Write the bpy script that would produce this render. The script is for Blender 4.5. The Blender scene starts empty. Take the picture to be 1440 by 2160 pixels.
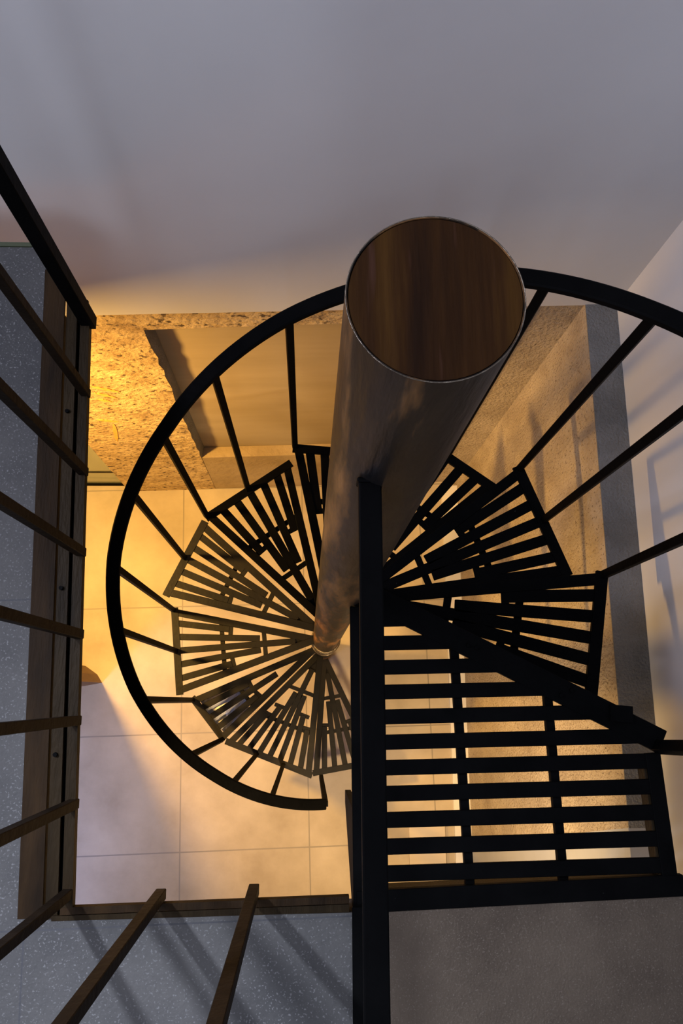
import bpy, bmesh, math, random
from mathutils import Vector, Matrix
random.seed(7)
S = bpy.context.scene
C = S.collection
CAMZ = 4.075                       # eye height above the lower floor
def Z(d): return CAMZ - d          # d = drop below the eye

# ------------------------------------------------------------------ camera
cd = bpy.data.cameras.new('camera'); cam = bpy.data.objects.new('camera', cd); C.objects.link(cam)
M = Matrix(((0.9991294719601751, -0.009231025990696761, 0.04068275334513126),
            (0.0, 0.975210782747419, 0.22127794560951228),
            (-0.041716882201115024, -0.22108531695326433, 0.9743618344162978)))
cam.matrix_world = Matrix.Translation((0, 0, CAMZ)) @ M.transposed().to_4x4()
cd.sensor_fit = 'VERTICAL'; cd.sensor_height = 36.0; cd.lens = 36.0*1700/2160
cd.clip_start = 0.01; cd.clip_end = 60
S.camera = cam

# ------------------------------------------------------------------ world, exposure
w = bpy.data.worlds.new('world'); S.world = w; w.use_nodes = True
bg = w.node_tree.nodes['Background']; bg.inputs[0].default_value = (0.50, 0.60, 0.82, 1); bg.inputs[1].default_value = 0.10
S.view_settings.view_transform = 'Standard'; S.view_settings.look = 'None'
S.view_settings.exposure = 0.0; S.view_settings.gamma = 1.0; S.view_settings.use_curve_mapping = False

# ------------------------------------------------------------------ lights
def area(name, loc, target, size, power, col, size_y=None, spread=180):
    l = bpy.data.lights.new(name, 'AREA'); l.energy = power; l.color = col; l.size = size
    if size_y: l.shape = 'RECTANGLE'; l.size_y = size_y
    l.spread = math.radians(spread)
    o = bpy.data.objects.new(name, l); C.objects.link(o); o.location = loc
    o.rotation_euler = (Vector(target)-Vector(loc)).to_track_quat('-Z', 'Y').to_euler(); return o
def point(name, loc, r, power, col):
    l = bpy.data.lights.new(name, 'POINT'); l.energy = power; l.color = col; l.shadow_soft_size = r
    o = bpy.data.objects.new(name, l); C.objects.link(o); o.location = loc; return o
WARM = (1.0, 0.60, 0.20); COOL = (0.70, 0.80, 1.0)
def disk(*a, **k):
    o = area(*a, **k); o.data.shape = 'DISK'; return o
disk('warm_lower_lamp', (-1.25, 0.46, 1.95), (-0.65, 0.44, 0.0), 0.14, 66, (1.0, 0.555, 0.13))
disk('warm_front_fill', (0.05, -0.85, 2.2), (0.62, -0.1, 0.3), 0.20, 15, (1.0, 0.68, 0.34), spread=115)  # added fill without a visible source, warms right wall and underside of treads
area('upstairs_window', (-0.5, -1.9, 4.5), (-0.3, 0.9, 2.8), 1.3, 26, (0.76, 0.82, 1.0))
area('upstairs_left_fill', (-1.8, 0.50, 4.7), (0.1, 0.95, 2.3), 0.8, 44, (0.78, 0.80, 1.0))  # cool fill added to lift a dark patch on the upper back wall
area('overhead_fill', (-0.65, 0.25, 6.0), (-0.6, 0.7, 2.0), 1.1, 5, (0.78, 0.82, 1.0))  # soft fill added from above to brighten the wall behind the slab edge
disk('upstairs_lamp', (-1.15, 0.80, 4.6), (-0.25, -0.75, 2.55), 0.10, 5, (0.78, 0.84, 1.0), spread=45)
area('downstairs_daylight', (-2.2, -1.3, 1.7), (-1.1, -0.45, 0.0), 0.5, 5.5, (0.46, 0.54, 1.0), spread=60)

# ------------------------------------------------------------------ materials
def nodes(name):
    m = bpy.data.materials.new(name); m.use_nodes = True
    nt = m.node_tree; b = nt.nodes['Principled BSDF']; return m, nt, b
def mottled(name, c1, c2, scale=3, rough=0.85, metal=0.0, bump=0.0, bscale=60, stretch=(1,1,1),
            speck=None, speck_scale=90, speck_amt=0.64, rough2=None, seams=(), seamcol=(0.05,0.05,0.05), seamw=0.004,
            fine=0.0, detail=6, c3=None):
    m, nt, b = nodes(name); N = nt.nodes.new; L = nt.links.new
    tc = N('ShaderNodeTexCoord'); mp = N('ShaderNodeMapping'); mp.inputs['Scale'].default_value = stretch
    L(tc.outputs['Object'], mp.inputs[0])
    n = N('ShaderNodeTexNoise'); n.inputs['Scale'].default_value = scale; n.inputs['Detail'].default_value = detail
    n.inputs['Roughness'].default_value = 0.6
    L(mp.outputs[0], n.inputs[0])
    r = N('ShaderNodeValToRGB'); r.color_ramp.elements[0].position = 0.32; r.color_ramp.elements[1].position = 0.68
    r.color_ramp.elements[0].color = (*c1, 1); r.color_ramp.elements[1].color = (*c2, 1)
    if c3:
        e = r.color_ramp.elements.new(0.5); e.color = (*c3, 1)
    L(n.outputs['Fac'], r.inputs[0]); col = r.outputs[0]
    def mix(a, fac, c):
        x = N('ShaderNodeMix'); x.data_type = 'RGBA'; L(a, x.inputs[6]); x.inputs[7].default_value = (*c, 1)
        L(fac, x.inputs[0]); return x.outputs[2]
    if speck:
        n2 = N('ShaderNodeTexNoise'); n2.inputs['Scale'].default_value = speck_scale; n2.inputs['Detail'].default_value = 3
        L(mp.outputs[0], n2.inputs[0])
        g = N('ShaderNodeMapRange'); g.inputs[1].default_value = speck_amt; g.inputs[2].default_value = speck_amt+0.07
        L(n2.outputs['Fac'], g.inputs[0]); col = mix(col, g.outputs[0], speck)
    if seams:
        sp = N('ShaderNodeSeparateXYZ'); L(tc.outputs['Object'], sp.inputs[0])
        nz = N('ShaderNodeTexNoise'); nz.inputs['Scale'].default_value = 2.5; L(tc.outputs['Object'], nz.inputs[0])
        acc = None
        for (a, bb, c) in seams:                       # |a*x + b*y - c| < width
            def mth(op, p, q=None):
                k = N('ShaderNodeMath'); k.operation = op
                for i, v in enumerate((p, q)):
                    if v is None: continue
                    if isinstance(v, (int, float)): k.inputs[i].default_value = v
                    else: L(v, k.inputs[i])
                return k.outputs[0]
            s = mth('ADD', mth('MULTIPLY', sp.outputs[0], a), mth('MULTIPLY', sp.outputs[1], bb))
            s = mth('ADD', s, mth('MULTIPLY', nz.outputs['Fac'], 0.004))
            s = mth('ABSOLUTE', mth('SUBTRACT', s, c + 0.002))
            s = mth('LESS_THAN', s, seamw/2)
            acc = s if acc is None else mth('MAXIMUM', acc, s)
        col = mix(col, acc, seamcol)
    L(col, b.inputs['Base Color'])
    b.inputs['Roughness'].default_value = rough; b.inputs['Metallic'].default_value = metal
    if rough2 is not None:
        mr = N('ShaderNodeMapRange'); mr.inputs[3].default_value = rough; mr.inputs[4].default_value = rough2
        L(n.outputs['Fac'], mr.inputs[0]); L(mr.outputs[0], b.inputs['Roughness'])
    if bump:
        n3 = N('ShaderNodeTexNoise'); n3.inputs['Scale'].default_value = bscale; n3.inputs['Detail'].default_value = 5
        L(mp.outputs[0], n3.inputs[0])
        bp = N('ShaderNodeBump'); bp.inputs['Strength'].default_value = bump; bp.inputs['Distance'].default_value = 0.01
        L(n3.outputs['Fac'], bp.inputs['Height']); L(bp.outputs[0], b.inputs['Normal'])
    return m
cs, sn = math.cos(math.radians(1.3)), math.sin(math.radians(1.3))
tile_seams = [(cs, sn, c) for c in (-1.83, -1.22, -0.617, -0.008, 0.60)] + [(-sn, cs, c) for c in (-1.90, -1.31, -0.702, -0.163, 0.452, 1.06)]
MT = {}
MT['tile'] = mottled('floor_tile', (0.38,0.31,0.215), (0.60,0.515,0.39), 2.6, 0.55, bump=0.05, bscale=40,
                     seams=tile_seams, seamcol=(0.30,0.26,0.20), seamw=0.006)
MT['slab'] = mottled('grey_concrete', (0.036,0.036,0.037), (0.085,0.082,0.078), 2.6, 0.8, bump=0.25, bscale=120,
                     speck=(0.14,0.14,0.14), speck_scale=260, speck_amt=0.60,
                     seams=[(cs, sn, -0.494), (-sn, cs, 0.19), (-sn, cs, -0.378)], seamcol=(0.05,0.05,0.055), seamw=0.003)
MT['slab2'] = mottled('brownish_concrete', (0.060,0.043,0.029), (0.110,0.083,0.058), 5, 0.9, bump=0.35, bscale=220,
                     speck=(0.13,0.105,0.08), speck_scale=380, speck_amt=0.60)
MT['white'] = mottled('white_plaster', (0.60,0.595,0.60), (0.66,0.655,0.655), 1.2, 0.9, bump=0.04, bscale=8)
MT['beige'] = mottled('beige_plaster', (0.32,0.255,0.165), (0.40,0.32,0.215), 2.0, 0.9, bump=0.05, bscale=20, stretch=(.4,1,3))
MT['bluegrey'] = mottled('daylight_tinted_plaster', (0.36,0.37,0.40), (0.44,0.45,0.48), 2.0, 0.9)  # bluish tone of the wall end without warm light, put into the colour
MT['rough'] = mottled('chiselled_concrete', (0.34,0.23,0.11), (0.66,0.50,0.27), 14, 0.95, bump=1.0, bscale=55,
                      speck=(0.10,0.065,0.035), speck_scale=48, speck_amt=0.58, stretch=(.9,1,1.1))
MT['roughright'] = mottled('stippled_concrete', (0.34,0.27,0.19), (0.54,0.45,0.33), 5, 0.95, bump=1.0, bscale=90,
                      speck=(0.22,0.17,0.12), speck_scale=120, speck_amt=0.60, stretch=(1,1.3,.8))
MT['ledge'] = mottled('ledge_concrete', (0.14,0.137,0.13), (0.24,0.235,0.225), 6, 0.95, bump=0.9, bscale=140)
MT['skirt'] = mottled('pale_skirting', (0.78,0.75,0.70), (0.84,0.81,0.76), 3, 0.5)
MT['black'] = mottled('black_painted_steel', (0.0015,0.0016,0.0018), (0.003,0.003,0.0032), 9, 0.5, metal=0.0, rough2=0.6, bump=0.1, bscale=60,
                      speck=(0.05,0.05,0.05), speck_scale=110, speck_amt=0.76)
MT['black'].node_tree.nodes['Principled BSDF'].inputs['Specular IOR Level'].default_value = 0.025
MT['black'].node_tree.nodes['Principled BSDF'].inputs['Base Color'].default_value = (0,0,0,1)
MT['tread'] = mottled('dark_brown_steel', (0.004,0.0033,0.0028), (0.009,0.0075,0.006), 7, 0.5, metal=0.0, rough2=0.6, bump=0.1, bscale=50,
                      speck=(0.05,0.045,0.04), speck_scale=90, speck_amt=0.76)
MT['tread'].node_tree.nodes['Principled BSDF'].inputs['Specular IOR Level'].default_value = 0.22
MT['rust'] = mottled('brown_rusted_steel', (0.008,0.0045,0.002), (0.030,0.016,0.006), 5, 0.6, metal=0.0, bump=0.2, bscale=60, stretch=(4,.7,4))
MT['railrust'] = mottled('dark_brown_steel_bar', (0.006,0.004,0.0025), (0.018,0.011,0.006), 9, 0.6, bump=0.2, bscale=60)
MT['olive'] = mottled('olive_steel', (0.010,0.0065,0.003), (0.028,0.018,0.008), 5, 0.5, metal=0.2, bump=0.2, bscale=60, stretch=(4,.7,4))
MT['pipe'] = mottled('pipe_steel', (0.006,0.006,0.007), (0.34,0.16,0.055), 7, 0.22, metal=0.12, rough2=0.75, bump=0.55, bscale=14,
                     stretch=(2.4,2.4,.35), c3=(0.030,0.021,0.015), speck=(0.03,0.02,0.015), speck_scale=26, speck_amt=0.66)
MT['pipe'].node_tree.nodes['Principled BSDF'].inputs['Specular IOR Level'].default_value = 0.14
MT['weld'] = mottled('weld_metal', (0.10,0.08,0.06), (0.30,0.25,0.19), 30, 0.35, metal=0.9, bump=0.5, bscale=120)
MT['cap'] = mottled('brown_cap_wood', (0.014,0.0045,0.0006), (0.058,0.024,0.003), 16, 0.75, stretch=(3.2,.28,1), c3=(0.030,0.0105,0.0012), bump=0.1, bscale=60,
                    speck=(0.05,0.02,0.01), speck_scale=30, speck_amt=0.62)
MT['cap'].node_tree.nodes['Principled BSDF'].inputs['Specular IOR Level'].default_value = 0.12
MT['wood'] = mottled('brown_wood', (0.12,0.06,0.03), (0.25,0.14,0.07), 8, 0.6, stretch=(1,1,.3))
MT['floor_patch'] = mottled('pale_streaked', (0.66,0.56,0.43), (0.75,0.65,0.50), 5, 0.7, stretch=(.4,4,1))
MT['dirt'] = mottled('brown_sill', (0.30,0.22,0.12), (0.42,0.32,0.19), 6, 0.95, bump=0.4, bscale=50)
MT['plastic'] = mottled('crumpled_plastic', (0.80,0.80,0.86), (0.96,0.96,1.0), 9, 0.22)
MT['green'] = mottled('greenish_edge', (0.035,0.045,0.020), (0.06,0.07,0.03), 9, 0.6)
for k_ in ('rust','olive','railrust'): MT[k_].node_tree.nodes['Principled BSDF'].inputs['Specular IOR Level'].default_value = 0.08
MT['orange'] = mottled('orange_paint', (0.75,0.36,0.06), (0.85,0.48,0.12), 30, 0.7)
m, nt, b = nodes('greenish_glass'); b.inputs['Base Color'].default_value = (0.72,0.78,0.58,1); b.inputs['Roughness'].default_value = 0.08
b.inputs['Transmission Weight'].default_value = 0.75; b.inputs['IOR'].default_value = 1.45; MT['glass'] = m

# ------------------------------------------------------------------ mesh helpers
def obj(name, bm, mat, parent=None, label=None):
    bmesh.ops.recalc_face_normals(bm, faces=bm.faces)
    me = bpy.data.meshes.new(name); bm.to_mesh(me); bm.free(); me.materials.append(MT[mat])
    o = bpy.data.objects.new(name, me); C.objects.link(o)
    if parent: o.parent = parent
    if label: o['label'] = label
    return o
def empty(name, label, cat, loc=(0,0,0), group=None):
    o = bpy.data.objects.new(name, None); C.objects.link(o); o.location = loc; o.empty_display_size = 0.05
    o['label'] = label; o['category'] = cat
    if group: o['group'] = group
    return o
def tag(o, label, cat, group=None):
    o['label'] = label; o['category'] = cat
    if group: o['group'] = group
    return o
def struct(o, label=None):
    o['kind'] = 'structure'
    if label: o['label'] = label
    return o
def add_prism(bm, pts, z0, z1):                       # polygon in XY extruded in z
    a = [bm.verts.new((x, y, z0)) for x, y in pts]; c = [bm.verts.new((x, y, z1)) for x, y in pts]
    n = len(pts); bm.faces.new(a); bm.faces.new(c)
    for i in range(n): bm.faces.new((a[i], a[(i+1) % n], c[(i+1) % n], c[i]))
def prism(pts, z0, z1):
    bm = bmesh.new(); add_prism(bm, pts, z0, z1); return bm
def add_bar(bm, p, q, w, h, up=(0,0,1)):              # rectangular bar, w across, h along 'up', centred
    p, q = Vector(p), Vector(q); d = (q-p).normalized(); up = Vector(up)
    s = d.cross(up)
    if s.length < 1e-4: s = d.cross(Vector((1,0,0)))
    s.normalize(); u = s.cross(d).normalized()
    v = []
    for e in (p, q):
        for a, b_ in ((-1,-1), (1,-1), (1,1), (-1,1)): v.append(bm.verts.new(e + s*(a*w/2) + u*(b_*h/2)))
    for f in ((0,1,2,3), (7,6,5,4), (0,4,5,1), (1,5,6,2), (2,6,7,3), (3,7,4,0)): bm.faces.new([v[i] for i in f])
def bar(p, q, w, h, up=(0,0,1), bevel=0.0012):
    bm = bmesh.new(); add_bar(bm, p, q, w, h, up)
    if bevel: bmesh.ops.bevel(bm, geom=list(bm.edges), offset=bevel, segments=1, affect='EDGES')
    return bm
def add_cyl(bm, p, q, r0, r1=None, seg=12):
    r1 = r0 if r1 is None else r1
    p, q = Vector(p), Vector(q); d = q-p
    rot = d.to_track_quat('Z', 'Y').to_matrix().to_4x4()
    bmesh.ops.create_cone(bm, cap_ends=True, segments=seg, radius1=r0, radius2=r1, depth=d.length, matrix=Matrix.Translation((p+q)/2) @ rot)
def sweep(pts, w, h):                                 # flat profile following a path, kept level across
    bm = bmesh.new(); rings = []
    for i, p in enumerate(pts):
        a = Vector(pts[max(i-1, 0)]); c = Vector(pts[min(i+1, len(pts)-1)]); d = (c-a).normalized()
        s = d.cross(Vector((0,0,1))).normalized(); u = s.cross(d).normalized()
        rings.append([bm.verts.new(Vector(p) + s*(x*w/2) + u*(y*h/2)) for x, y in ((-1,-1),(-1,.6),(-.8,1),(.8,1),(1,.6),(1,-1))])
    for a, c in zip(rings, rings[1:]):
        for i in range(6): bm.faces.new((a[i], a[(i+1) % 6], c[(i+1) % 6], c[i]))
    bm.faces.new(rings[0]); bm.faces.new(rings[-1]); return bm
def wall_poly(pts, y_of_x, thick):                    # polygon given as (x, z), standing on the back wall line, extruded away (+Y)
    bm = bmesh.new()
    a = [bm.verts.new((x, y_of_x(x), z)) for x, z in pts]; c = [bm.verts.new((x, y_of_x(x)+thick, z)) for x, z in pts]
    n = len(pts); bm.faces.new(a); bm.faces.new(c)
    for i in range(n): bm.faces.new((a[i], a[(i+1) % n], c[(i+1) % n], c[i]))
    return bm
YW = lambda x: 1.04 + 0.0335*(x+0.6)
ZW = Z(2.10)                                          # where the white upper walls end

# ------------------------------------------------------------------ the setting
struct(obj('floor', prism([(-4,-4), (3,-4), (3,4), (-4,4)], -0.1, 0), 'tile'), 'beige square tiles of the lower floor')
struct(obj('wall_back', wall_poly([(-4, ZW), (0.888, ZW), (0.888, 7.2), (-4, 7.2)], YW, 0.30), 'white'), 'plain white plastered upper back wall')
bm = bmesh.new(); add_prism(bm, [(0.888,-3), (1.2,-3), (1.2,1.45), (0.888,1.45)], ZW, 7.2)
struct(obj('wall_right', bm, 'white'), 'white plastered upper right wall')

def jag(x, z0, z1, n, amp):
    return [(x + random.uniform(-amp, amp), z0 + (z1-z0)*i/n) for i in range(n+1)]
def rough_surface(pts_fn, nu, nv, amp, nrm):          # grid patch with real relief
    bm = bmesh.new(); g = []
    for j in range(nv+1):
        row = []
        for i in range(nu+1):
            p = Vector(pts_fn(i/nu, j/nv))
            e = 0 if (i in (0, nu) or j in (0, nv)) else random.uniform(-amp, amp)
            row.append(bm.verts.new(p + Vector(nrm)*e))
        g.append(row)
    for j in range(nv):
        for i in range(nu): bm.faces.new((g[j][i], g[j][i+1], g[j+1][i+1], g[j+1][i]))
    return bm
# lower back wall: chiselled concrete around a plastered recess
NB, NT = 0.555, 1.868                                 # bottom and top of the recess
edge = jag(-0.478, NB, NT, 26, 0.005)
o1 = [(-0.92, 0.0), (-0.478, 0.0)] + edge + [(0.0, NT+0.012), (0.62, NT+0.03), (0.62, ZW), (-0.92, ZW)]
struct(obj('wall_lower_back', wall_poly(o1, lambda x: YW(x)+0.004, 0.052), 'rough'), 'rough chiselled concrete of the lower back wall')
struct(obj('wall_recess', wall_poly([(-0.7,0), (0.8,0), (0.8,ZW), (-0.7,ZW)], lambda x: YW(x)+0.057, 0.1), 'beige'), 'smooth beige plaster at the back of the recess')
struct(obj('wall_under_recess', wall_poly([(-0.478,0), (0.62,0), (0.62,NB), (-0.478,NB)], lambda x: YW(x)+0.0055, 0.050), 'dirt'), 'brown wall under the plastered recess')
struct(obj('wall_lower_corner', wall_poly([(0.62,0), (0.80,0), (0.80,ZW), (0.62,ZW)], lambda x: YW(x)+0.004, 0.052), 'roughright'), 'stippled concrete corner right of the recess')
for i, x in enumerate((0.624, 0.640, 0.652)):
    struct(obj('trim_%d' % (5+i), wall_poly([(x,0), (x+0.004,0), (x+0.004,ZW-0.002), (x,ZW-0.002)], lambda q: YW(q)-0.002, 0.008), 'roughright'))
bm = bmesh.new(); ya = YW(-0.478)+0.006
A_ = [bm.verts.new((x+0.0012, ya, z)) for x, z in edge]; B_ = [bm.verts.new((-0.470, ya+0.050, z)) for x, z in edge]
for i in range(len(edge)-1): bm.faces.new((A_[i], A_[i+1], B_[i+1], B_[i]))
o = struct(obj('trim_1', bm, 'ledge'), 'broken side of the recess, its shade put in as darker grey'); sm = o.modifiers.new('s','SOLIDIFY'); sm.thickness = 0.002; sm.offset = 0  # darker grey carries the shade of the side turned from the lamp
struct(obj('wall_behind', wall_poly([(-4,0), (-0.7,0), (-0.7,ZW), (-4,ZW)], lambda x: YW(x)+0.9, 0.1), 'beige'))
# lower right wall with ledge
yb = lambda z: -0.70 + (-0.33+0.70)*z/ZW              # slanting edge of the warm light, drawn as a joint to bluish plaster
def right_lower(ya0, ya1, yc1, yc0, x0=0.797, x1=1.2):
    bm = bmesh.new()
    q = [(ya0, 0), (ya1, ZW), (yc1, ZW), (yc0, 0)]
    xs = [x0-0.02, x0, x0, x0-0.02]
    a = [bm.verts.new((xs[i], y, z)) for i, (y, z) in enumerate(q)]; c = [bm.verts.new((x1, y, z)) for y, z in q]
    bm.faces.new(a); bm.faces.new(c)
    for i in range(4): bm.faces.new((a[i], a[(i+1)%4], c[(i+1)%4], c[i]))
    return bm
struct(obj('wall_lower_right', right_lower(yb(0), yb(ZW), 1.12, 1.12), 'roughright'), 'stippled concrete of the lower right wall')
struct(obj('wall_lower_front_right', right_lower(-3, -3, yb(ZW), yb(0)), 'bluegrey'), 'smooth near end of the lower right wall, daylight tint put into its plaster colour')
struct(obj('trim_2', prism([(0.797,-0.33), (0.89,-0.33), (0.89,1.1), (0.797,1.1)], ZW-0.03, ZW+0.004), 'ledge'), 'rough grey ledge along the right wall')
struct(obj('baseboard_right', prism([(0.698,-0.78), (0.80,-0.78), (0.80,1.06), (0.698,1.06)], 0, 0.03), 'skirt'), 'pale skirting at the foot of the right wall')

# glazed panel left of the rough wall
gp = empty('door_1', 'greenish glazed panel at the left end of the rough lower wall', 'door'); del gp['category']; gp['kind'] = 'structure'
yg = 1.075
bm = bmesh.new(); add_prism(bm, [(-2.0,yg-0.012), (-0.924,yg-0.012), (-0.924,yg+0.012), (-2.0,yg+0.012)], 0, 0.022); obj('bottom_rail', bm, 'black', gp)
bm = bmesh.new(); add_prism(bm, [(-2.0,yg-0.004), (-0.927,yg-0.004), (-0.927,yg+0.004), (-2.0,yg+0.004)], 0.022, 1.9); obj('pane', bm, 'glass', gp)
bm = bmesh.new(); add_prism(bm, [(-2.0,yg-0.008), (-0.927,yg-0.008), (-0.927,yg+0.008), (-2.0,yg+0.008)], 0.235, 0.243); obj('glazing_bar', bm, 'olive', gp)
bm = bmesh.new(); add_prism(bm, [(-0.934,yg-0.014), (-0.922,yg-0.014), (-0.922,yg+0.014), (-0.934,yg+0.014)], 0, 1.9); obj('side_frame', bm, 'olive', gp)

# upper floor slab, left and front of the opening
d0 = 1.524; ZS = Z(d0)
edgeL = lambda y: -0.523 + (0.718-y)*(0.042/1.091)     # slab edge, slightly skewed
bm = bmesh.new()
poly = [(-4, -4), (0.082, -4), (0.082, -0.371), (0.067, -0.371), (edgeL(-0.373), -0.373)]
for i in range(24):
    y = -0.373 + (0.912+0.373)*(i+1)/24; poly.append((edgeL(y)+random.uniform(-.0025, .0025), y))
poly += [(-4, 0.912)]
add_prism(bm, poly, ZS-0.10, ZS)
struct(obj('floor_upper_right', prism([(0.084,-4), (0.888,-4), (0.888,-0.348), (0.129,-0.366), (0.084,-0.370)], ZS-0.10, ZS), 'slab2'), 'brownish concrete floor in front of the landing')
struct(obj('floor_upper', bm, 'slab'), 'grey concrete floor of the upper storey around the opening')
struct(obj('trim_3', prism([(-4,0.905), (edgeL(0.905)-0.002,0.905), (edgeL(0.905)-0.002,0.914), (-4,0.914)], ZS-0.05, ZS+0.004), 'green'), 'dark green strip on the slab edge by the back wall')

# steel edge beams of the opening
eb = empty('edge_beam', 'brown steel edge beam along the left side of the floor opening', 'beam')
oL = lambda y, o=0: -0.440 + (0.749-y)*(0.036/1.101) + o
def strip(y0, y1, a0, a1, z0, z1, f=oL):              # strip lying parallel to the left edge at offsets a0..a1
    return prism([(f(y0, a0), y0), (f(y0, a1), y0), (f(y1, a1), y1), (f(y1, a0), y1)], z0, z1)
obj('top_plate', strip(-0.37, 0.855, -0.094, -0.052, ZS-0.006, ZS+0.001), 'rust', eb)
obj('inner_plate', strip(-0.37, 0.82, -0.049, -0.028, ZS-0.012, ZS-0.004), 'olive', eb)
obj('web', strip(-0.37, 0.80, -0.036, -0.012, ZS-0.03, ZS-0.022), 'black', eb)
obj('back_web', strip(-0.37, 0.77, -0.066, -0.060, ZS-0.09, ZS-0.008), 'rust', eb)
obj('flange', strip(-0.352, 0.749, -0.018, 0.0, ZS-0.012, ZS+0.006), 'olive', eb)
for y in (0.55, 0.20, -0.10):
    bm = bmesh.new(); add_cyl(bm, (oL(y,-0.04), y, ZS-0.005), (oL(y,-0.04), y, ZS+0.002), 0.004, seg=8)
    obj('bolt_head', bm, 'black', eb)
fb = empty('edge_beam', 'brown steel edge beam along the front side of the floor opening', 'beam')
oF = lambda x, o=0: -0.352 + (x+0.408)*0.0186 + o
obj('top_plate', prism([(-0.44, -0.3745), (0.072, -0.370), (0.072, oF(0.072,-.014)), (-0.44, oF(-.44,-.014))], ZS-0.008, ZS+0.001), 'olive', fb)
obj('flange', prism([(-0.425, oF(-.425,-.012)), (0.072, oF(.072,-.012)), (0.072, oF(.072)), (-0.425, oF(-.425))], ZS-0.012, ZS+0.005), 'rust', fb)
obj('web', prism([(-0.44, oF(-.44,-.012)), (0.072, oF(.072,-.012)), (0.072, oF(.072,-.006)), (-0.44, oF(-.44,-.006))], ZS-0.03, ZS-0.012), 'rust', fb)

# guard railings on the slab
H = 0.93
gl = empty('guard_railing', 'dark steel guard railing along the left edge of the opening', 'railing')
gy = [0.587, 0.426, 0.268, 0.114, -0.041, -0.184]
obj('newel_post', bar((-0.443,0.742,ZS-0.01), (-0.443,0.742,ZS+H), 0.027, 0.027), 'black', gl)
for y in gy:
    x = oL(y, -0.004); obj('baluster', bar((x,y,ZS-0.004), (x,y,ZS+H), 0.017, 0.017), 'railrust', gl)
obj('newel_post', bar((-0.414,-0.331,ZS-0.004), (-0.414,-0.331,ZS+H), 0.017, 0.017), 'railrust', gl)
obj('top_rail', bar((-0.445,0.75,ZS+H), (-0.412,-0.35,ZS+H), 0.03, 0.014), 'black', gl)
gf = empty('guard_railing', 'dark steel guard railing along the front edge of the opening', 'railing')
for x in (-0.258, -0.095):
    y = -0.339 + (x+.258)*.03
    obj('baluster', bar((x,y,ZS-0.02), (x,y,ZS+H), 0.018, 0.018), 'railrust', gf)
obj('top_rail', bar((-0.412,-0.345,ZS+H), (0.06,-0.335,ZS+H), 0.03, 0.014), 'black', gf)

# ------------------------------------------------------------------ spiral stair
XC, YC = 0.0701, 0.2118; RC = 0.05; R = 0.600
HS = 0.2319; A0 = math.radians(-27.12); D = math.radians(32.39)
def tz(k): return Z(d0 + k*HS)
def pol(a, r, z): return (XC + r*math.cos(a), YC + r*math.sin(a), z)

col = empty('stair_column', 'steel pipe at the centre of the spiral stair with a brown disc on top', 'column', (XC, YC, 0))
zt = Z(0.4022)
bm = bmesh.new(); seg = 64
prof = [(RC, 0.0), (RC, zt), (RC-0.0012, zt), (RC-0.0012, zt-0.01)]
rings = [[bm.verts.new((r*math.cos(t*2*math.pi/seg), r*math.sin(t*2*math.pi/seg), z)) for t in range(seg)] for r, z in prof]
for a, c in zip(rings, rings[1:]):
    for i in range(seg):
        f = bm.faces.new((a[i], a[(i+1)%seg], c[(i+1)%seg], c[i])); f.smooth = True
bm.faces.new(rings[-1]); bm.faces.new(rings[0])
pipe = obj('pipe', bm, 'pipe', col)
pipe.data.set_sharp_from_angle(angle=math.radians(40))
bm = bmesh.new(); bmesh.ops.create_cone(bm, cap_ends=True, segments=64, radius1=RC-0.0014, radius2=RC-0.0018, depth=0.008, matrix=Matrix.Translation((0,0,zt-0.0045)))
obj('cap', bm, 'cap', col, 'brown wooden disc closing the pipe')
def ring(z, rr, t, n=48, wob=0.001):
    bm = bmesh.new(); m_ = 8
    g = [[bm.verts.new(((rr+t*math.cos(b_*2*math.pi/m_))*math.cos(a*2*math.pi/n), (rr+t*math.cos(b_*2*math.pi/m_))*math.sin(a*2*math.pi/n), z+t*math.sin(b_*2*math.pi/m_)+wob*math.sin(a*1.7))) for b_ in range(m_)] for a in range(n)]
    for a in range(n):
        for b_ in range(m_):
            f = bm.faces.new((g[a][b_], g[(a+1)%n][b_], g[(a+1)%n][(b_+1)%m_], g[a][(b_+1)%m_])); f.smooth = True
    return bm
obj('rim', ring(zt, RC-0.0004, 0.00035, 96, 0), 'weld', col)
for zz, rr in ((tz(7)-0.02, RC+0.002), (tz(7)-0.04, RC+0.004), (tz(8), RC+0.002)):
    obj('weld_bead', ring(zz, rr, 0.0045), 'weld', col)

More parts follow.
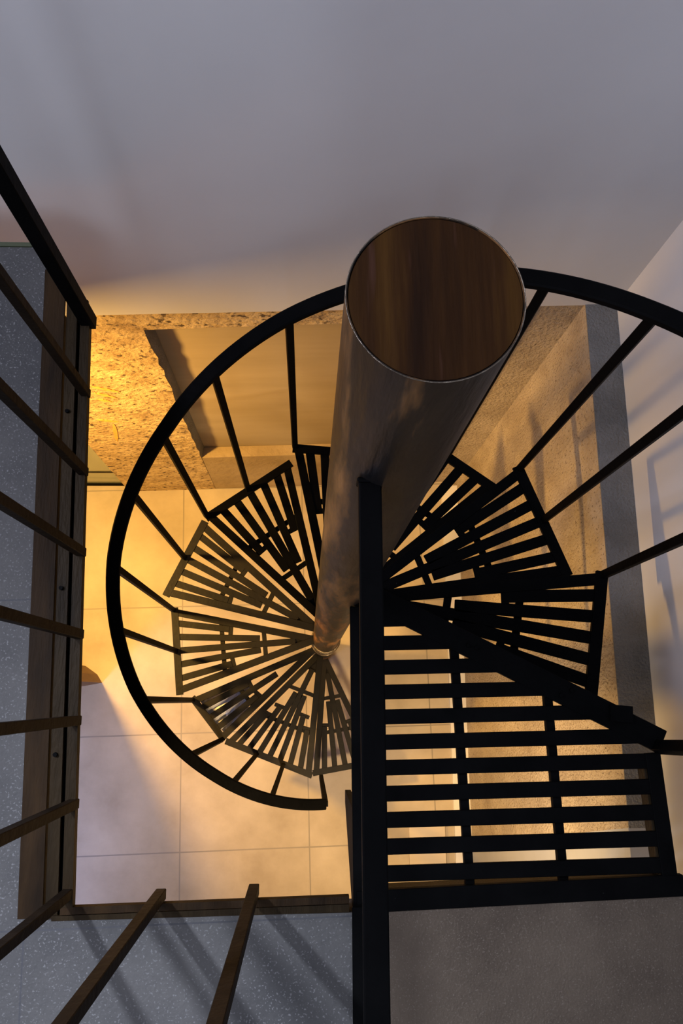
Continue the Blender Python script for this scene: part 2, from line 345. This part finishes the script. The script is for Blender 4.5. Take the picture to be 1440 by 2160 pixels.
BW, BH = 0.0265, 0.008                                  # flat bar stock
def rr_at(a, a0, a1, r0, r1):                          # chord radius between two corners
    p = Vector((r0*math.cos(a0), r0*math.sin(a0))); q = Vector((r1*math.cos(a1), r1*math.sin(a1)))
    n = Vector((-(q-p).y, (q-p).x)).normalized(); c = n.dot(p); return c / (n.x*math.cos(a)+n.y*math.sin(a))
def inset(a, r, off):                                  # point at radius r on the line at angle a, shifted sideways
    return (r*math.cos(a) - off*math.sin(a), r*math.sin(a) + off*math.cos(a), 0)
def make_tread(k, a0, a1, r0, r1, n_in, label, mat='tread'):
    t = empty('stair_tread', label, 'stair tread', (XC, YC, tz(k)), 'wedge-shaped steel bar treads of the spiral stair')
    z = -0.004
    p0 = inset(a0, r0-0.010, BW*0.5); p1 = inset(a1, r1-0.010, -BW*0.5)
    h0 = inset(a0, RC-0.004, BW*0.42); h1 = inset(a1, RC-0.004, -BW*0.42)
    v = lambda p, dz=0: (p[0], p[1], z+dz)
    obj('side_bar', bar(v(h0,-.0005), v(p0,-.0005), BW, BH), mat, t)
    obj('side_bar', bar(v(h1,.0005), v(p1,.0005), BW, BH), mat, t)
    # outer end bar: an angle, flat on top with a short upstand below
    e0 = Vector(inset(a0, r0, 0)); e1 = Vector(inset(a1, r1, 0)); dd = (e1-e0).normalized(); nn = Vector((dd.y, -dd.x, 0))
    if nn.dot(e0) < 0: nn = -nn
    s0 = e0 - nn*0.012; s1 = e1 - nn*0.012
    bm = bmesh.new(); add_bar(bm, v(s0), v(s1), BW, BH+0.002)
    add_bar(bm, v(e0-nn*0.003, -0.014), v(e1-nn*0.003, -0.014), 0.005, 0.024)
    obj('end_bar', bm, mat, t)
    n = n_in; P = []
    sw = 0.0275 if mat == 'black' else 0.0245
    ctr = Vector((0.032*math.cos((a0+a1)/2), 0.032*math.sin((a0+a1)/2), 0))
    lows = {3: (0.60, 0.38), 5: (0.62, 0.41, 0.16), 7: (0.66, 0.56, 0.40, 0.16)}[n]
    for i in range(n):
        f = (i+1)/(n+1)
        q = s0.lerp(s1, 0.02+f*0.96); lo = lows[min(i, n-1-i)]
        P.append((ctr, q, lo))
        obj('slat', bar(v(ctr.lerp(q, lo), -.0008), v(q, -.0008), sw, BH-0.001), mat, t)
    def at(i, f):
        if i < 0: return Vector(h0).lerp(Vector(p0), max(0.0, (f*0.6-RC)/(0.6-RC)))
        if i >= n: return Vector(h1).lerp(Vector(p1), max(0.0, (f*0.6-RC)/(0.6-RC)))
        return P[i][0].lerp(P[i][1], f)
    def tie(i, j, f): obj('tie_bar', bar(v(at(i, f), -.0015), v(at(j, f), -.0015), 0.017, 0.006), mat, t)
    tie(-1, 1, lows[0]); tie(n, n-2, lows[0])
    if n == 7: tie(0, 2, lows[1]); tie(n-1, n-3, lows[1])
    if n > 3: tie(-1, n, lows[-2])
    g0 = Vector(h0).lerp(Vector(p0), 0.66); g1 = Vector(h1).lerp(Vector(p1), 0.66)
    obj('cross_bar', bar(v(g0,-.010), v(g1,-.010), 0.017, 0.008), mat, t)
    # lug welding the tread to the pipe
    am = (a0+a1)/2
    bm = prism([inset(a0, RC-0.003, 0)[:2], inset(a0, RC+0.08, 0)[:2], inset(am, RC+0.07, 0)[:2], inset(a1, RC+0.08, 0)[:2], inset(a1, RC-0.003, 0)[:2]], z-0.010, z-0.004)
    obj('hub_plate', bm, mat, t)
    return t
dg = math.radians
specs = [
 (1, dg(-24.3), dg(4.7), .600, .600, 5, 'first wedge tread below the landing, on the right of the column', 'black'),
 (2, dg(7.5), dg(37.1), .600, .606, 5, 'second wedge tread, upper right of the column, with two balusters on its edge', 'black'),
 (3, dg(38.2), dg(69.9), .600, .598, 5, 'third wedge tread, mostly hidden behind the column top at its right', 'black'),
 (4, dg(71.5), dg(101.7), .570, .577, 5, 'fourth wedge tread, just left of the column, nearest the plastered recess', 'black'),
 (5, dg(103.0), dg(137.6), .597, .572, 5, 'fifth wedge tread, upper left of the column', 'black'),
 (6, dg(137.5), dg(166.2), .622, .609, 5, 'sixth wedge tread, left of the column and above the level one', 'tread'),
 (7, dg(168.5), dg(200.2), .610, .603, 5, 'seventh wedge tread, pointing straight left with a near vertical end bar', 'tread'),
 (8, dg(202.2), dg(223.5), .593, .572, 3, 'narrow eighth wedge tread with crumpled plastic beneath it', 'tread'),
 (9, dg(224.0), dg(264.3), .594, .562, 7, 'wide ninth wedge tread at the lower left of the column foot', 'tread'),
 (10, dg(265.4), dg(296), .573, .58, 5, 'lowest wedge tread, pointing down beside the long handrail', 'tread'),
]
for (k, a0, a1, r0, r1, n, lab, mt) in specs: make_tread(k, a0, a1, r0, r1, n, lab, mt)

# landing
ld = empty('stair_landing', 'black steel slatted landing at the top of the spiral stair', 'landing', (0,0,ZS))
zl = -0.004
V2 = lambda x, y, z=zl: (x, y, z)
diag0, diag1 = Vector((0.105, 0.190)), Vector((0.650, -0.088))
dy = lambda x: diag0.y + (x-diag0.x)*(diag1.y-diag0.y)/(diag1.x-diag0.x)
xr = lambda y: 0.636 + (-y-0.12)*0.05                  # centre of the right side bar
obj('radial_bar', bar(V2(0.095, dy(0.095)), V2(0.656, dy(0.656)), 0.044, 0.012), 'black', ld)
obj('radial_bar', bar(V2(0.13, dy(0.13)+0.012, -0.012), V2(0.60, dy(0.60)+0.014, -0.012), 0.022, 0.03), 'black', ld)
obj('side_bar', bar(V2(xr(-0.11), -0.11), V2(xr(-0.35), -0.35), 0.028, 0.012), 'black', ld)
obj('side_bar', bar(V2(xr(-0.11)-.015, -0.12, -0.02), V2(xr(-0.35)-.015, -0.35, -0.02), 0.006, 0.034), 'olive', ld)
obj('left_stringer', bar((0.092,0.163,-0.006), (0.092,-0.37,-0.006), 0.025, 0.014), 'black', ld)
obj('left_stringer', bar((0.088,-0.36,0.004), (0.083,-1.6,0.004), 0.022, 0.010), 'black', ld)
obj('front_bar', bar(V2(0.085,-0.354), V2(0.67,-0.337), 0.036, 0.014), 'black', ld)
obj('front_bar', bar(V2(0.085,-0.340,-0.03), V2(0.66,-0.326,-0.03), 0.006, 0.05), 'olive', ld)

SL = 0.012
for i in range(11):
    y = 0.138 - 0.0444*i if i == 0 else 0.094 - 0.0448*(i-1)
    # a slat stops at the slanting radial bar or at the right side bar
    xe = xr(y) if y < -0.085 else (diag0.x + (y + 0.004 - diag0.y)*(diag1.x-diag0.x)/(diag1.y-diag0.y)) + 0.01
    obj('slat', bar(V2(0.10, y-0.0008), V2(xe, y+SL*(xe-0.16)), 0.0268, 0.008), 'black', ld)
for xa, xb, ytop in ((0.276, 0.289, 0.110), (0.4495, 0.458, 0.018)):
    obj('cross_bar', bar(V2(xa,ytop,-0.016), V2(xb,-0.35,-0.016), 0.016, 0.016), 'black', ld)
bm = prism([(0.560,-0.022), (0.602,-0.026), (0.600,-0.056), (0.558,-0.052)], -0.004, 0.010)
obj('corner_plate', bm, 'black', ld)
for x, y in ((0.47,-0.005), (0.49,0.004), (0.565,-0.050), (0.30,0.088), (0.315,0.083), (0.108,0.178)):
    bm = bmesh.new(); add_cyl(bm, (x,y,0.0), (x,y,0.008), 0.0035, seg=6); obj('bolt_head', bm, 'black', ld)
obj('hub_plate', prism([(0.085,0.165), (0.155,0.148), (0.30,0.075), (0.31,0.105), (0.115,0.215), (0.10,0.20)], -0.008, -0.002), 'black', ld)
bm = bmesh.new()                                        # slanting bracket below the left side
q = [(-0.200, 0.0), (-0.200, -0.29), (-0.225, -0.295), (-0.39, -0.02), (-0.39, 0.0)]
a = [bm.verts.new((0.080, y, z-0.01)) for y, z in q]; c = [bm.verts.new((0.092, y, z-0.01)) for y, z in q]
bm.faces.new(a); bm.faces.new(c)
for i in range(5): bm.faces.new((a[i], a[(i+1)%5], c[(i+1)%5], c[i]))
obj('bracket', bm, 'black', ld)

# long straight handrail from the column over the landing edge
hr = empty('straight_handrail', 'black straight handrail running from the pipe over the landing edge', 'handrail', (0.05,0.17,Z(0.63)))
obj('rail', bar((0.0,-0.003,0), (-0.0052,-1.35,0), 0.0185, 0.012), 'black', hr)
obj('end_plate', bar((0.0,0.000,-0.001), (0.0,-0.004,-0.001), 0.021, 0.020), 'black', hr)
obj('post', bar((-0.0052,-1.33,-0.006), (-0.0052,-1.33,-(Z(0.63)-ZS)), 0.018, 0.018), 'black', hr)

# spiral railing
sr = empty('spiral_railing', 'black curved railing following the spiral stair, with thin square balusters', 'railing', (XC, YC, 0))
RR = 0.5534
HR = 0.9846
def rail_pt(k, r=RR):
    a = A0 + k*D; z = Z(d0 + k*HS - HR + 0.3*HS)
    return Vector((r*math.cos(a), r*math.sin(a), z))
# small corrections measured at the balusters: (k, dr)
def dr(k):
    T = [(0,0.0),(2,-0.004),(4,0.004),(5,0.0),(6,0.012),(7,0.012),(8,0.0),(9.3,0.0)]
    for (a, x), (b_, y) in zip(T, T[1:]):
        if a <= k <= b_: return x + (y-x)*(k-a)/(b_-a)
    return 0
KE = 9.13
path = [rail_pt(KE*i/150, RR+dr(KE*i/150)) for i in range(151)]
obj('handrail', sweep(path, 0.034, 0.011), 'black', sr)
obj('handrail_extension', bar(rail_pt(0), rail_pt(0)+Vector((0.03,-0.9,0)), 0.023, 0.008), 'black', sr)
ends = {k: (a0, a1, r0, r1) for (k, a0, a1, r0, r1, n, lab, mt) in specs}
def corner(k, f):                                       # point on the end bar of tread k, f from start to end
    a0, a1, r0, r1 = ends[k]
    p = Vector((r0*math.cos(a0), r0*math.sin(a0), 0)).lerp(Vector((r1*math.cos(a1), r1*math.sin(a1), 0)), f)
    p = p*(1-0.008/p.length); p.z = tz(k)-0.006; return p
def baluster(p, w=0.0170, name='baluster'):
    a = math.atan2(p.y, p.x); k = ((a-A0) % (2*math.pi))/D
    if k > 10.5: k = 0
    t = rail_pt(k, RR+dr(k)); top = Vector((p.x, p.y, t.z))
    top.x, top.y = (Vector((p.x,p.y)).normalized()*(RR+dr(k))).to_tuple()
    obj(name, bar(p, (top.x, top.y, t.z), w, w*0.9, up=(math.cos(a), math.sin(a), 0)), 'black', sr)
feet = [(1,.985),(2,.5),(2,.985),(3,.5),(3,.985),(4,.5),(4,.985),(5,.5),(5,.985),(6,.5),(7,.02),(7,.5),(8,.04),(8,.97),(9,.36),(9,.67)]
for k, f in feet: baluster(corner(k, f))
baluster(Vector((0.577,-0.312,ZS-0.008)), 0.021)
pe = rail_pt(KE, RR+dr(KE)); 
obj('newel_post', bar((pe.x*1.0, pe.y*1.0, tz(9)-0.01), (pe.x, pe.y, pe.z), 0.017, 0.017), 'black', sr)

# ------------------------------------------------------------------ loose things
bm = bmesh.new(); n = 16; g = []
for j in range(n+1):
    row = []
    for i in range(n+1):
        u, v_ = i/n, j/n
        a = math.radians(204 + 19.5*v_); r = 0.325 + 0.10*v_*(1-u) + (0.560-0.325-0.0*v_)*u - 0.02*v_*u
        row.append(bm.verts.new((XC+r*math.cos(a), YC+r*math.sin(a), 0.004*math.sin(9*u+5*v_)+random.uniform(-.003, .003))))
    g.append(row)
for j in range(n):
    for i in range(n): bm.faces.new((g[j][i], g[j][i+1], g[j+1][i+1], g[j+1][i]))
o = obj('plastic_sheet', bm, 'plastic'); o.location = (0, 0, tz(8)-0.027)
sm = o.modifiers.new('s', 'SOLIDIFY'); sm.thickness = 0.002
tag(o, 'crumpled whitish plastic sheet showing through the narrow tread at lower left', 'plastic sheet')

o = obj('pale_patch', prism([(0.482,-0.60), (0.653,-0.603), (0.653,-0.815), (0.479,-0.812)], 0.0, 0.018), 'floor_patch')  # thin pale prism lying on the tiles
tag(o, 'pale flat patch on the lower floor, seen through the landing slats', 'floor_patch')
bm = prism([(-2.6,0.050), (-1.09,0.053), (-1.006,0.068), (-1.031,0.108), (-1.091,0.150), (-2.6,0.155)], 0, ZS-0.10)
struct(obj('wall_left', bm, 'wood'), 'brown end of a partition just showing beyond the slab at the left')
# orange paint strokes on the chiselled wall
for (x0, z0, x1, z1, lab) in (
    (-0.742, 1.446, -0.654, 1.385, 'topmost of the parallel orange paint strokes on the chiselled wall'),
    (-0.745, 1.384, -0.678, 1.330, 'middle one of the parallel orange paint strokes on the chiselled wall'),
    (-0.752, 1.324, -0.704, 1.292, 'lowest of the parallel orange paint strokes on the chiselled wall'),
    (-0.806, 1.107, -0.733, 1.075, 'level orange paint stroke on the chiselled wall above a hanging one'),
    (-0.756, 1.053, -0.792, 0.832, 'upright orange paint stroke low on the chiselled wall')):
    bm = bmesh.new(); n = 12; a, c = [], []
    L_ = Vector((x1-x0, 0, z1-z0)); nrm = Vector((-L_.z, 0, L_.x)).normalized()
    for i in range(n+1):
        p = Vector((x0, 0, z0)) + L_*(i/n); wd = 0.009*math.sin(math.pi*(i+0.6)/(n+1.2)) + random.uniform(-.002, .002)
        for lst, sg in ((a, 1), (c, -1)):
            q = p + nrm*wd*sg; lst.append((q.x, YW(q.x)+0.0015, q.z))
    ring_ = a + c[::-1]
    f0 = [bm.verts.new(v_) for v_ in ring_]; f1 = [bm.verts.new((v_[0], v_[1]+0.004, v_[2])) for v_ in ring_]
    bm.faces.new(f0); bm.faces.new(f1)
    for i in range(len(ring_)): bm.faces.new((f0[i], f0[(i+1) % len(ring_)], f1[(i+1) % len(ring_)], f1[i]))
    o = obj('paint_stroke', bm, 'orange'); tag(o, lab, 'paint mark', 'orange paint strokes on the rough wall')
